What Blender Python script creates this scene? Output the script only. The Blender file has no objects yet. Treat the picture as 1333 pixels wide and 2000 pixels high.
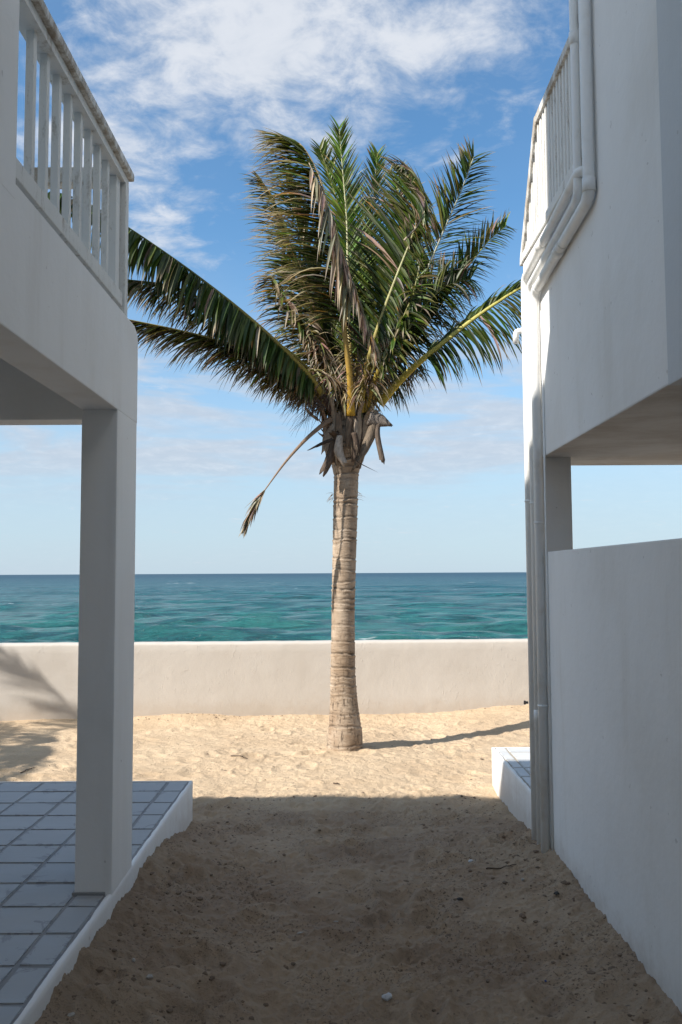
import bpy, bmesh, math, random
import numpy as np
from mathutils import Vector, Matrix

random.seed(7); rng = np.random.default_rng(7)
D = bpy.data; S = bpy.context.scene; COL = S.collection

# ------------------------------------------------------------------ camera, sky, sun, exposure
FPX, W, H = 1707.0, 1333.0, 2000.0
PITCH = math.atan(119.0 / FPX); ROLL = 0.005
CAM = Vector((0, 0, 1.8))
cd = D.cameras.new('camera'); cam = D.objects.new('camera', cd); COL.objects.link(cam)
cd.sensor_fit = 'VERTICAL'; cd.sensor_height = 36.0; cd.lens = FPX / H * 36.0
cd.clip_start = 0.05; cd.clip_end = 30000
CR = (Matrix.Rotation(math.pi / 2 + PITCH, 3, 'X') @ Matrix.Rotation(-ROLL, 3, 'Z'))
cam.matrix_world = Matrix.Translation(CAM) @ CR.to_4x4()
S.camera = cam

def ray(px, py):
    return (CR @ Vector((px - W / 2, H / 2 - py, -FPX)))
def at(px, py, X=None, Y=None, Z=None):
    r = ray(px, py)
    if X is not None: t = (X - CAM.x) / r.x
    elif Y is not None: t = (Y - CAM.y) / r.y
    else: t = (Z - CAM.z) / r.z
    return CAM + r * t

SUN_AZ = Vector((0.876, 0.482))          # way the shadows run on the ground
SUN_EL = math.radians(37.9)
tosun = Vector((-SUN_AZ.x * math.cos(SUN_EL), -SUN_AZ.y * math.cos(SUN_EL), math.sin(SUN_EL))).normalized()
sl = D.lights.new('sun', 'SUN'); sl.energy = 4.6; sl.angle = math.radians(0.55); sl.color = (1.0, 0.945, 0.87)
so = D.objects.new('sun', sl); COL.objects.link(so); so.rotation_euler = tosun.to_track_quat('Z', 'Y').to_euler()
so.location = (-20, -14, 22)

S.view_settings.view_transform = 'Standard'; S.view_settings.look = 'None'
S.view_settings.gamma = 1.0; S.view_settings.use_curve_mapping = False
S.view_settings.exposure = 0.72

class NT:
    """small helper to write node maths as expressions"""
    def __init__(s, tree): s.t = tree; s.n = tree.nodes; s.l = tree.links
    def new(s, typ, **kw):
        nd = s.n.new(typ)
        for k, v in kw.items(): setattr(nd, k, v)
        return nd
    def put(s, sock, v):
        if hasattr(v, 'is_output') or isinstance(v, bpy.types.NodeSocket): s.l.new(v, sock)
        else: sock.default_value = v
    def m(s, op, a, b=0.0, c=0.0, clamp=False):
        nd = s.new('ShaderNodeMath', operation=op, use_clamp=clamp)
        s.put(nd.inputs[0], a); s.put(nd.inputs[1], b); s.put(nd.inputs[2], c)
        return nd.outputs[0]
    def v(s, op, a, b=None, scale=None):
        nd = s.new('ShaderNodeVectorMath', operation=op)
        s.put(nd.inputs[0], a)
        if b is not None: s.put(nd.inputs[1], b)
        if scale is not None: s.put(nd.inputs['Scale'], scale)
        return nd.outputs['Value'] if op in ('LENGTH', 'DISTANCE', 'DOT_PRODUCT') else nd.outputs[0]
    def noise(s, vec, scale, detail=4, rough=.55, dist=0.0, out='Fac', lac=2.0):
        nd = s.new('ShaderNodeTexNoise'); 
        if vec is not None: s.put(nd.inputs['Vector'], vec)
        s.put(nd.inputs['Scale'], scale); s.put(nd.inputs['Detail'], detail)
        s.put(nd.inputs['Roughness'], rough); s.put(nd.inputs['Distortion'], dist); s.put(nd.inputs['Lacunarity'], lac)
        return nd.outputs[out]
    def voro(s, vec, scale, feature='F1', out='Distance', rnd=1.0):
        nd = s.new('ShaderNodeTexVoronoi', feature=feature)
        s.put(nd.inputs['Vector'], vec); s.put(nd.inputs['Scale'], scale); s.put(nd.inputs['Randomness'], rnd)
        return nd.outputs[out]
    def ss(s, x, a, b, lo=0.0, hi=1.0):
        nd = s.new('ShaderNodeMapRange', interpolation_type='SMOOTHSTEP')
        s.put(nd.inputs['Value'], x)
        s.put(nd.inputs['From Min'], a); s.put(nd.inputs['From Max'], b)
        s.put(nd.inputs['To Min'], lo); s.put(nd.inputs['To Max'], hi)
        return nd.outputs[0]
    def mix(s, f, a, b, mode='MIX'):
        nd = s.new('ShaderNodeMix', data_type='RGBA', blend_type=mode)
        s.put(nd.inputs[0], f)
        for sock, v in ((nd.inputs[6], a), (nd.inputs[7], b)):
            if isinstance(v, tuple): v = (*v[:3], 1.0)
            s.put(sock, v)
        return nd.outputs[2]
    def mapping(s, vec, scale=(1, 1, 1), loc=(0, 0, 0), rot=(0, 0, 0)):
        nd = s.new('ShaderNodeMapping'); s.put(nd.inputs[0], vec)
        nd.inputs['Scale'].default_value = scale; nd.inputs['Location'].default_value = loc; nd.inputs['Rotation'].default_value = rot
        return nd.outputs[0]
    def sep(s, vec):
        nd = s.new('ShaderNodeSeparateXYZ'); s.put(nd.inputs[0], vec); return nd.outputs
    def comb(s, x, y, z):
        nd = s.new('ShaderNodeCombineXYZ'); s.put(nd.inputs[0], x); s.put(nd.inputs[1], y); s.put(nd.inputs[2], z); return nd.outputs[0]

def build_world():
    w = D.worlds.new('World'); S.world = w; w.use_nodes = True
    t = NT(w.node_tree); t.n.clear()
    sky = t.new('ShaderNodeTexSky', sky_type='NISHITA', sun_disc=False)
    sky.sun_elevation = SUN_EL; sky.sun_rotation = math.atan2(tosun.x, tosun.y) % (2 * math.pi)
    sky.air_density = 1.0; sky.dust_density = 0.5; sky.ozone_density = 2.2; sky.altitude = 0
    d = t.new('ShaderNodeTexCoord').outputs['Generated']
    x, y, z = t.sep(d)
    zc = t.m('MAXIMUM', z, 0.0)
    den = t.m('ADD', zc, 0.16)
    flat = t.comb(t.m('DIVIDE', x, den), t.m('DIVIDE', y, den), 0.0)      # a cloud sheet seen in perspective
    big = t.noise(t.mapping(flat, loc=(3.1, 1.7, 0)), 0.75, 3, .5)
    mid = t.noise(t.mapping(flat, scale=(1.0, 1.3, 1), loc=(7.3, 2.2, 0), rot=(0, 0, .4)), 3.4, 8, .6, .25)
    fine = t.noise(t.mapping(flat, loc=(1.3, 9.1, 0)), 11.0, 7, .62, .4)
    # the large cloud bank in the upper sky
    def blob(px, py, rx, ry, amt):
        c = ray(px, py).normalized()
        v = t.v('SUBTRACT', d, tuple(c))
        v = t.v('MULTIPLY', v, (FPX / rx, 0.25, FPX / ry))
        return t.m('MULTIPLY', t.ss(t.v('LENGTH', v), 1.35, 0.0), amt)
    bank = blob(500, 90, 520, 230, 1.0)
    for b in ((260, 330, 230, 140, .95), (330, 200, 280, 180, .8), (880, 70, 130, 90, .45), (985, 178, 40, 22, .35),
              (-700, 500, 500, 300, .8), (2300, 200, 500, 250, .8), (250, 610, 90, 45, .35), (700, 290, 110, 45, .3)):
        bank = t.m('MAXIMUM', bank, blob(*b))
    bank = t.m('MAXIMUM', bank, t.m('MULTIPLY', t.ss(y, .75, .2), .62))      # about half cloud over the rest of the sky
    shape = t.m('ADD', t.m('MULTIPLY', mid, .62), t.m('MULTIPLY', fine, .38))
    dens = t.m('ADD', t.m('MULTIPLY', t.m('SUBTRACT', shape, .5), 4.2), t.m('SUBTRACT', t.m('MULTIPLY', bank, 1.15), .32))
    dens = t.m('ADD', dens, t.m('MULTIPLY', t.m('SUBTRACT', big, .5), .7))
    cl = t.ss(dens, -0.12, .95)
    # thin low layers above the sea
    lowband = t.m('MULTIPLY', t.ss(z, .05, .14), t.ss(z, .31, .22))
    streak = t.noise(t.mapping(d, scale=(2.2, 2.2, 15), loc=(2.0, 0, 1.0)), 1.9, 7, .55, .6)
    lo = t.m('MULTIPLY', t.m('MULTIPLY', lowband, t.ss(streak, .38, .60)), .80)
    veil = t.m('MULTIPLY', t.ss(big, .3, .7), .16)
    hz = t.m('MULTIPLY', t.ss(z, .36, .0), .85)
    amount = t.m('MAXIMUM', t.m('MAXIMUM', t.m('MULTIPLY', cl, .93), lo), veil)
    shade = t.ss(t.m('ADD', fine, t.m('MULTIPLY', cl, .35)), .35, 1.0)
    ccol = t.mix(shade, (3.3, 3.7, 4.3), (4.6, 4.8, 5.15))
    deep = t.mix(1.0, sky.outputs[0], (0.66, 0.98, 1.10), 'MULTIPLY')
    base = t.mix(hz, deep, (3.3, 4.0, 4.75))
    col = t.mix(amount, base, ccol)
    bg = t.new('ShaderNodeBackground'); t.l.new(col, bg.inputs[0]); bg.inputs[1].default_value = 0.105
    out = t.new('ShaderNodeOutputWorld'); t.l.new(bg.outputs[0], out.inputs[0])
build_world()

# ------------------------------------------------------------------ materials
def mat(name):
    m = D.materials.new(name); m.use_nodes = True
    t = NT(m.node_tree); b = t.n['Principled BSDF']
    return m, t, b
def bump(t, b, h, strength=.3, dist=.01, prev=None):
    nd = t.new('ShaderNodeBump'); t.put(nd.inputs['Height'], h)
    nd.inputs['Strength'].default_value = strength; nd.inputs['Distance'].default_value = dist
    if prev is not None: t.l.new(prev, nd.inputs['Normal'])
    if b is not None: t.l.new(nd.outputs[0], b.inputs['Normal'])
    return nd.outputs[0]
def pos(t): return t.new('ShaderNodeNewGeometry').outputs['Position']
def setc(b, t, c, rough=.8, spec=.3):
    t.put(b.inputs['Base Color'], (*c, 1) if isinstance(c, tuple) else c)
    b.inputs['Roughness'].default_value = rough; b.inputs['Specular IOR Level'].default_value = spec

def plaster(name, col, dirt=.25, tint=(.62, .56, .47), streak=.5, ground=True, rough=False):
    m, t, b = mat(name); p = pos(t)
    n1 = t.noise(p, 1.1, 5, .6); n2 = t.noise(t.mapping(p, scale=(1, 1, .12)), 5.0, 5, .6); n3 = t.noise(p, 38, 4, .7)
    f = t.m('ADD', t.m('MULTIPLY', t.ss(n1, .42, .75), dirt * .5), t.m('MULTIPLY', t.ss(n2, .5, .8), dirt * streak))
    c = t.mix(f, col, tuple(a * b_ for a, b_ in zip(col, tint)))
    if ground:
        z = t.sep(p)[2]
        splash = t.ss(t.m('ADD', z, t.m('MULTIPLY', t.m('SUBTRACT', t.noise(p, 9, 5, .7), .5), .35)), .28, .02)
        c = t.mix(t.m('MULTIPLY', splash, .45), c, (.42, .34, .26))
    chips = t.ss(t.noise(t.mapping(p, loc=(4, 3, 1)), 23, 2, .5), .745, .76)
    c = t.mix(t.m('MULTIPLY', chips, .35), c, (.3, .27, .24))
    setc(b, t, c, .75, .25)
    h = t.m('ADD', t.m('MULTIPLY', t.noise(p, 4.5, 4, .55), 1.0), t.m('MULTIPLY', n3, .12))
    if rough:      # trowel ridges and pock marks
        rd = t.m('MULTIPLY', t.ss(t.noise(t.mapping(p, scale=(1.6, 1, .8)), 17, 3, .6, .8), .60, .66), t.ss(t.noise(p, 2.3, 3, .5), .45, .6))
        h = t.m('ADD', h, t.m('MULTIPLY', rd, .38))
    bump(t, b, h, .35, .018)
    return m
M = {}
M['wall'] = plaster('white_plaster', (.82, .81, .785), .42)
M['wall_shaded'] = plaster('shaded_white_plaster', (.60, .62, .63))  # wall plaster darkened: the projecting wall's dimmer light put into its colour
M['seawall'] = plaster('rough_white_plaster', (.53, .49, .44), .30, streak=.35, rough=True)
M['soffit'] = None
def soffit():
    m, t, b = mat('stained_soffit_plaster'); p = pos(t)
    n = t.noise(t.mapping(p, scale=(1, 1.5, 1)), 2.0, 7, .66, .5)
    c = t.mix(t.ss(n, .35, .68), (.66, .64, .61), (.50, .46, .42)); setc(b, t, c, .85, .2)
    bump(t, b, t.noise(p, 9, 5, .6), .3, .01); return m
M['soffit'] = soffit()
def rail_mat(name, dirt):
    m, t, b = mat(name); p = pos(t)
    n = t.noise(t.mapping(p, scale=(1, 1, .25)), 14, 6, .7, .4); g = t.noise(p, 90, 3, .7)
    f = t.m('MULTIPLY', t.ss(t.m('ADD', t.m('MULTIPLY', n, .8), t.m('MULTIPLY', g, .2)), .60 - dirt * .18, .74 - dirt * .1), min(.9, .35 + dirt))
    c = t.mix(f, (.72, .71, .67), (.30, .24, .17)); setc(b, t, c, .6, .3)
    bump(t, b, t.noise(p, 60, 4, .6), .25, .003); return m
M['rail'] = rail_mat('painted_wood', .45); M['cap'] = rail_mat('weathered_painted_wood', 1.15)
def pipe_mat():
    m, t, b = mat('painted_plastic_pipe'); p = pos(t)
    n = t.noise(p, 7, 5, .6)
    c = t.mix(t.ss(n, .5, .75), (.84, .84, .82), (.74, .72, .67)); setc(b, t, c, .42, .4)
    bump(t, b, t.noise(p, 25, 3, .5), .15, .004); return m
M['pipe'] = pipe_mat()
m_, t_, b_ = mat('rusty_clamp_metal'); setc(b_, t_, t_.mix(t_.noise(pos(t_), 60, 3), (.30, .27, .24), (.16, .10, .07)), .6, .5); b_.inputs['Metallic'].default_value = .4; M['clamp'] = m_

def tile_mat(name, c0, c1, sm, dark):
    m, t, b = mat(name); p = pos(t)
    oi = t.new('ShaderNodeObjectInfo').outputs['Random']
    n1 = t.noise(t.mapping(p, scale=(.45, 1.6, 1)), 7, 6, .65, .5)
    gc = t.new('ShaderNodeTexCoord').outputs['Generated']
    gx, gy, gz = t.sep(gc)
    ex = t.m('ABSOLUTE', t.m('SUBTRACT', gx, .5)); ey = t.m('ABSOLUTE', t.m('SUBTRACT', gy, .5))
    edge = t.m('MAXIMUM', ex, ey)
    n2 = t.noise(p, 8, 6, .68, 1.2)
    smear = t.ss(t.m('ADD', t.m('MULTIPLY', t.m('SUBTRACT', n2, .5), 1.7), t.m('MULTIPLY', edge, .75)), .40, .47)
    c = t.mix(t.m('ADD', t.m('MULTIPLY', n1, .75), t.m('MULTIPLY', oi, .25)), c0, c1)
    c = t.mix(t.m('MULTIPLY', smear, sm), c, dark)
    setc(b, t, c, .5, .4)
    t.put(b.inputs['Roughness'], t.ss(n1, .3, .7, .5, .75))
    bump(t, b, t.m('SUBTRACT', t.noise(p, 14, 4, .6), t.m('MULTIPLY', smear, .5)), .2, .006); return m
M['tile'] = tile_mat('blue_grey_floor_tile', (.32, .325, .33), (.405, .41, .41), .6, (.21, .21, .215))
M['tile_r'] = tile_mat('pale_floor_tile', (.50, .52, .54), (.62, .62, .60), .3, (.30, .29, .27))
m_, t_, b_ = mat('cement_grout'); setc(b_, t_, t_.mix(t_.noise(pos(t_), 12, 6, .7), (.23, .23, .235), (.31, .31, .305)), .9, .2)
bump(t_, b_, t_.noise(pos(t_), 60, 4, .7), .4, .004); M['grout'] = m_
m_, t_, b_ = mat('sandy_grout'); setc(b_, t_, t_.mix(t_.noise(pos(t_), 12, 6, .7), (.30, .27, .22), (.42, .37, .30)), .9, .2); M['grout_r'] = m_

def sand_mat():
    m, t, b = mat('beach_sand'); p = pos(t)
    x, y, z = t.sep(p)
    n1 = t.noise(p, 1.4, 6, .6); n2 = t.noise(p, 9, 6, .65); gr = t.noise(p, 260, 2, .7); gr2 = t.noise(p, 70, 4, .75)
    c = t.mix(t.ss(n1, .35, .68), (.60, .46, .31), (.53, .395, .26))
    c = t.mix(t.m('MULTIPLY', t.ss(n2, .5, .72), .35), c, (.44, .32, .20))
    c = t.mix(t.m('MULTIPLY', t.ss(gr, .52, .70), .28), c, (.30, .21, .13))
    c = t.mix(t.m('MULTIPLY', t.ss(gr, .42, .30), .22), c, (.74, .60, .42))
    # trampled, dirtier sand with dark grit in the passage between the houses
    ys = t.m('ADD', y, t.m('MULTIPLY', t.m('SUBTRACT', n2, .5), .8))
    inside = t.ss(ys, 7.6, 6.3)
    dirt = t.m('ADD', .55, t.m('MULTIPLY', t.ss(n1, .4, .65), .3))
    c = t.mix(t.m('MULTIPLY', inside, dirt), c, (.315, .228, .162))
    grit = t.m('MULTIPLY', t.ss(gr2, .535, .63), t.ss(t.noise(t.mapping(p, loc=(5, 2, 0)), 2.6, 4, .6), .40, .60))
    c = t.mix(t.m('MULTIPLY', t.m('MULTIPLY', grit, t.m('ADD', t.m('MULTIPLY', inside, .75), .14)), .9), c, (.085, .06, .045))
    nearleft = t.m('MULTIPLY', t.ss(t.m('ADD', x, t.m('MULTIPLY', n1, .9)), .1, -.9), t.ss(ys, 6.2, 4.6))  # darker toward the left and the near end
    c = t.mix(t.m('MULTIPLY', nearleft, .35), c, (.16, .115, .08))
    setc(b, t, c, .95, .12)
    h = t.m('ADD', t.m('ADD', t.m('MULTIPLY', t.noise(p, 22, 5, .65), 1.0), t.m('MULTIPLY', gr2, .55)), t.m('MULTIPLY', gr, .15))
    bump(t, b, h, .75, .028)
    return m
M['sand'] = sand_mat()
m_, t_, b_ = mat('clod_sand'); setc(b_, t_, t_.mix(t_.noise(pos(t_), 14, 4), (.15, .108, .078), (.27, .20, .145)), .95, .1)
bump(t_, b_, t_.noise(pos(t_), 160, 3), .6, .004); M['clod'] = m_
def plain(name, c, r=.7, s=.3, v=.25, sc=40):
    m, t, b = mat(name); setc(b, t, t.mix(t.noise(pos(t), sc, 4), tuple(a * (1 - v) for a in c), tuple(min(1, a * (1 + v)) for a in c)), r, s); return m
M['shell'] = plain('bleached_shell', (.40, .37, .33)); M['twig'] = plain('dry_twig', (.10, .07, .05)); M['stone'] = plain('dark_stone', (.08, .075, .07))
M['plastic'] = plain('clouded_plastic', (.50, .50, .50), .35, .5)
M['blue'] = plain('blue_plastic', (.03, .06, .22), .4, .5)

def water_mat():
    m, t, b = mat('sea_water'); p = pos(t)
    x, y, z = t.sep(p)
    r = t.v('LENGTH', p)
    lr = t.m('LOGARITHM', r, 10)
    big = t.noise(t.mapping(p, scale=(.35, 1, 1)), .05, 5, .6)
    lrn = t.m('ADD', lr, t.m('MULTIPLY', t.m('SUBTRACT', big, .5), .2))
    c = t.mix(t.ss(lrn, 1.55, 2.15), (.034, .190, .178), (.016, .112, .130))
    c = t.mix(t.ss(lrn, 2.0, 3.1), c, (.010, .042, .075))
    # wave shading painted as noise streaks: dark faces, lighter green crests
    wv = t.ss(z, -1.22, -.80)
    n = t.noise(t.mapping(p, scale=(.42, 1.6, 1)), .8, 7, .70, .25)
    n_ = t.noise(t.mapping(p, scale=(.28, 1.25, 1)), .22, 5, .62, .2)
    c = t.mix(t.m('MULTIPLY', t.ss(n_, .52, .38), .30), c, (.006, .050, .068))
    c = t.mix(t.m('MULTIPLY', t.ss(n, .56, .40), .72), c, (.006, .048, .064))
    c = t.mix(t.m('MULTIPLY', t.ss(n, .52, .72), .16), c, (.05, .20, .20))
    foamn = t.noise(t.mapping(p, scale=(.16, .55, 1), loc=(11, 3, 0)), .55, 5, .62, .3)
    foamd = t.noise(t.mapping(p, scale=(.6, 2, 1)), 1.6, 5, .7)
    foam = t.m('MULTIPLY', t.ss(foamn, .665, .70), t.ss(foamd, .42, .55))
    foam = t.m('MULTIPLY', foam, t.ss(r, 900, 500))
    c = t.mix(foam, c, (.8, .84, .84))
    t.put(b.inputs['Base Color'], c)
    b.inputs['Specular IOR Level'].default_value = .45; b.inputs['IOR'].default_value = 1.33
    t.put(b.inputs['Roughness'], t.m('ADD', t.ss(lr, 1.5, 3.2, .16, .42), t.m('MULTIPLY', foam, .5)))
    h1 = t.noise(t.mapping(p, scale=(.35, 1.4, 1)), 1.5, 7, .66, .2); h2 = t.noise(t.mapping(p, scale=(.28, 1.2, 1), rot=(0, 0, .12)), .30, 5, .6, .15)
    fade = t.ss(lr, 3.4, 1.5, .25, 1.0)
    hh = t.m('MULTIPLY', t.m('ADD', t.m('MULTIPLY', h1, .55), t.m('MULTIPLY', h2, .7)), fade)
    bump(t, b, hh, 1.0, 1.5)
    return m
M['water'] = water_mat()

def leaf_mat():
    m, t, b = mat('palm_leaf')
    a = t.new('ShaderNodeVertexColor', layer_name='tint').outputs[0]
    p = pos(t)
    n = t.noise(p, 35, 4, .7)
    c = t.mix(t.ss(n, .35, .75, 0, .45), a, t.mix(1.0, a, (.55, .5, .42), 'MULTIPLY'))
    t.put(b.inputs['Base Color'], c); b.inputs['Roughness'].default_value = .42; b.inputs['Specular IOR Level'].default_value = .36
    tr = t.new('ShaderNodeBsdfTranslucent'); t.l.new(t.mix(1.0, c, (1.15, 1.25, .55), 'MULTIPLY'), tr.inputs[0])
    mx = t.new('ShaderNodeMixShader'); mx.inputs[0].default_value = .28
    t.l.new(b.outputs[0], mx.inputs[1]); t.l.new(tr.outputs[0], mx.inputs[2]); t.l.new(mx.outputs[0], t.n['Material Output'].inputs[0])
    return m
M['leaf'] = leaf_mat()
def vc_mat(name, r=.6, bs=.4, sc=40, stretch=(1, 1, 1)):
    m, t, b = mat(name)
    a = t.new('ShaderNodeVertexColor', layer_name='tint').outputs[0]
    n = t.noise(t.mapping(pos(t), scale=stretch), sc, 6, .7)
    c = t.mix(t.ss(n, .4, .7, 0, .6), a, t.mix(1.0, a, (.5, .43, .36), 'MULTIPLY'))
    setc(b, t, c, r, .3); bump(t, b, n, bs, .006); return m
M['rachis'] = vc_mat('palm_stalk', .45, .2); M['fibre'] = vc_mat('palm_fibre', .85, .9, 30, (3, 3, .35))
def bark_mat():
    m, t, b = mat('palm_bark'); tc = t.new('ShaderNodeTexCoord').outputs['Object']
    a = t.new('ShaderNodeVertexColor', layer_name='tint').outputs[0]
    n1 = t.noise(t.mapping(tc, scale=(1, 1, .18)), 55, 5, .7)     # vertical cracks
    n2 = t.noise(t.mapping(tc, scale=(.35, .35, 1.6)), 26, 6, .7, .5)    # ragged horizontal scars
    n3 = t.noise(tc, 6, 5, .6)
    z = t.sep(tc)[2]
    low = t.ss(z, 1.25, .35)
    crack = t.m('MULTIPLY', t.ss(n1, .56, .66), t.m('ADD', .25, t.m('MULTIPLY', low, .75)))
    c = t.mix(t.ss(n3, .38, .62, 0, .55), a, t.mix(1.0, a, (.62, .55, .48), 'MULTIPLY'))
    c = t.mix(t.m('MULTIPLY', t.ss(n2, .53, .66), .8), c, (.13, .095, .065))
    c = t.mix(t.m('MULTIPLY', t.ss(n2, .36, .26), .5), c, (.56, .50, .42))
    c = t.mix(t.m('MULTIPLY', crack, .75), c, (.10, .075, .055))
    setc(b, t, c, .9, .15)
    bump(t, b, t.m('SUBTRACT', t.m('MULTIPLY', n2, -1.0), t.m('MULTIPLY', crack, .8)), .7, .014); return m
M['bark'] = bark_mat()

# ------------------------------------------------------------------ object helpers
def link(name, me, m=None, parent=None, smooth=False):
    if isinstance(me, bmesh.types.BMesh):
        bm = me; me = D.meshes.new(name); bm.to_mesh(me); bm.free()
    me.name = name
    if m is not None and len(me.materials) == 0:
        me.materials.append(M[m] if isinstance(m, str) else m)
    if smooth: me.polygons.foreach_set('use_smooth', [True] * len(me.polygons))
    o = D.objects.new(name, me); COL.objects.link(o)
    if parent is not None: o.parent = parent; o.matrix_parent_inverse = Matrix.Identity(4); o.location = -abs_loc(parent)
    return o
def abs_loc(o):
    v = Vector(o.location)
    while o.parent: o = o.parent; v += Vector(o.location)
    return v
def tag(o, label=None, cat=None, group=None, kind=None):
    if label: o['label'] = label
    if cat: o['category'] = cat
    if group: o['group'] = group
    if kind: o['kind'] = kind
    return o
def empty(name, loc, label, cat, group=None):
    group = {'house': 'white houses on both sides of the passage', 'terrace': 'tiled terraces of the houses', 'palm tree': 'palm trees by the beach wall'}.get(cat)
    o = D.objects.new(name, None); COL.objects.link(o); o.location = loc; o.empty_display_size = .3
    return tag(o, label, cat, group)
def box(bm, x0, x1, y0, y1, z0, z1):
    vs = [bm.verts.new(c) for c in ((x0, y0, z0), (x1, y0, z0), (x1, y1, z0), (x0, y1, z0), (x0, y0, z1), (x1, y0, z1), (x1, y1, z1), (x0, y1, z1))]
    fs = [bm.faces.new([vs[i] for i in f]) for f in ((3, 2, 1, 0), (4, 5, 6, 7), (0, 1, 5, 4), (1, 2, 6, 5), (2, 3, 7, 6), (3, 0, 4, 7))]
    return vs, fs
def bevel_all(bm, w, seg=2):
    bmesh.ops.bevel(bm, geom=list(bm.edges), offset=w, segments=seg, affect='EDGES', profile=.6, clamp_overlap=True)
def boxo(name, x0, x1, y0, y1, z0, z1, m, parent=None, bev=.008):
    bm = bmesh.new(); box(bm, x0, x1, y0, y1, z0, z1)
    if bev: bevel_all(bm, bev)
    return link(name, bm, m, parent)
def prism_x(name, poly, x0, x1, m, parent=None, bev=.008):
    """poly: list of (y, z), extruded along x"""
    bm = bmesh.new()
    a = [bm.verts.new((x0, y, z)) for y, z in poly]; b = [bm.verts.new((x1, y, z)) for y, z in poly]
    n = len(poly); bm.faces.new(a); bm.faces.new(b[::-1])
    for i in range(n): bm.faces.new((a[i], b[i], b[(i + 1) % n], a[(i + 1) % n]))
    bmesh.ops.recalc_face_normals(bm, faces=bm.faces)
    if bev: bevel_all(bm, bev)
    return link(name, bm, m, parent)
def tube(bm, pts, rad, n=12, caps=True):
    pts = [Vector(p) for p in pts]; rings = []
    up = None
    for i, p in enumerate(pts):
        tdir = (pts[min(i + 1, len(pts) - 1)] - pts[max(i - 1, 0)]).normalized()
        if up is None:
            up = Vector((0, 0, 1)) if abs(tdir.z) < .9 else Vector((1, 0, 0))
        s_ = tdir.cross(up).normalized(); up = s_.cross(tdir).normalized()
        r = rad[i] if hasattr(rad, '__len__') else rad
        rings.append([bm.verts.new(p + (s_ * math.cos(a) + up * math.sin(a)) * r) for a in (2 * math.pi * k / n for k in range(n))])
    for a, b in zip(rings, rings[1:]):
        for k in range(n):
            f = bm.faces.new((a[k], a[(k + 1) % n], b[(k + 1) % n], b[k])); f.smooth = True
    if caps: bm.faces.new(rings[0][::-1]); bm.faces.new(rings[-1])
def rounded(pts, r=.06, n=5):
    """polyline with bends rounded, as elbows are"""
    pts = [Vector(p) for p in pts]; out = [pts[0]]
    for a, b, c in zip(pts, pts[1:], pts[2:]):
        u = (a - b).normalized(); v = (c - b).normalized(); rr = min(r, (a - b).length * .45, (c - b).length * .45)
        p0 = b + u * rr; p1 = b + v * rr
        for i in range(n + 1):
            s = i / n; out.append(p0 * (1 - s) ** 2 + b * 2 * s * (1 - s) + p1 * s * s)
    out.append(pts[-1]); return out

# value noise for geometry
_tab = rng.random((256, 256))
def vnoise(x, y):
    xi = np.floor(x).astype(int); yi = np.floor(y).astype(int); fx = x - xi; fy = y - yi
    fx = fx * fx * (3 - 2 * fx); fy = fy * fy * (3 - 2 * fy)
    g = lambda a, b: _tab[a & 255, b & 255]
    return (g(xi, yi) * (1 - fx) + g(xi + 1, yi) * fx) * (1 - fy) + (g(xi, yi + 1) * (1 - fx) + g(xi + 1, yi + 1) * fx) * fy
def fbm(x, y, o=4, g=.5):
    s = 0; a = 1; t = 0
    for k in range(o):
        s = s + a * vnoise(x * 2 ** k + 17.3 * k, y * 2 ** k + 5.1 * k); t += a; a *= g
    return s / t - .5
def sst(a, b, x):
    t = np.clip((x - a) / (b - a), 0, 1); return t * t * (3 - 2 * t)
def grid_mesh(name, X, Y, Z):
    ny, nx = Z.shape
    co = np.stack([X, Y, Z], -1).reshape(-1, 3).astype(np.float32)
    idx = np.arange(ny * nx).reshape(ny, nx)
    q = np.stack([idx[:-1, :-1], idx[:-1, 1:], idx[1:, 1:], idx[1:, :-1]], -1).reshape(-1, 4)
    me = D.meshes.new(name)
    me.vertices.add(len(co)); me.vertices.foreach_set('co', co.ravel())
    me.loops.add(q.size); me.loops.foreach_set('vertex_index', q.ravel().astype(np.int32))
    me.polygons.add(len(q)); me.polygons.foreach_set('loop_start', np.arange(0, q.size, 4, dtype=np.int32))
    me.polygons.foreach_set('loop_total', np.full(len(q), 4, dtype=np.int32))
    me.polygons.foreach_set('use_smooth', np.ones(len(q), bool))
    me.update(); me.validate(); return me

# ------------------------------------------------------------------ layout constants (metres)
XL, XR = -1.085, 1.282           # faces of the two houses along the passage
PZ = 0.30                      # terrace level
WALL_A = Vector((-14.0, 10.63)); WALL_B = Vector((14.0, 11.77))   # front foot line of the beach wall
WSL = (WALL_B.y - WALL_A.y) / 28.0
def wall_y(x): return WALL_A.y + (x - WALL_A.x) * WSL

# ------------------------------------------------------------------ sand
def sand_base(x, y):
    z = 0.035 + 0 * x
    # drifts against the two houses
    zl = (.135 * sst(6.6, 4.9, y) + .035 * sst(4.4, 3.2, y) + .03 * sst(7.2, 6.2, y)) * np.exp(-np.maximum(x - XL, 0) / .42)
    zr = .095 * np.exp(-np.maximum(XR - x, 0) / .40) * sst(7.0, 4.8, y)
    z = z + zl + zr
    z = z - .05 * sst(5.0, 6.8, y)
    z = z - .022 * sst(9.4, 11.0, y)
    # mound at the wall on the right, little drifts along its foot
    wy = WALL_A.y + (x - WALL_A.x) * WSL
    z = z + .11 * sst(.9, 2.2, x) * sst(1.9, .1, wy - y)
    z = z + .035 * sst(.5, .0, wy - y) * (1 + 1.2 * (vnoise(x * 1.7 + 3, x * 0 + 2.) - .5)) * sst(-5.5, -1.2, x + 0 * y)
    z = z + .06 * sst(.45, .0, wy - y) * np.exp(-((x + 2.2) / .55) ** 2)
    beyond = sst(12.2, 19, y)
    return z - 2.6 * beyond
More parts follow.
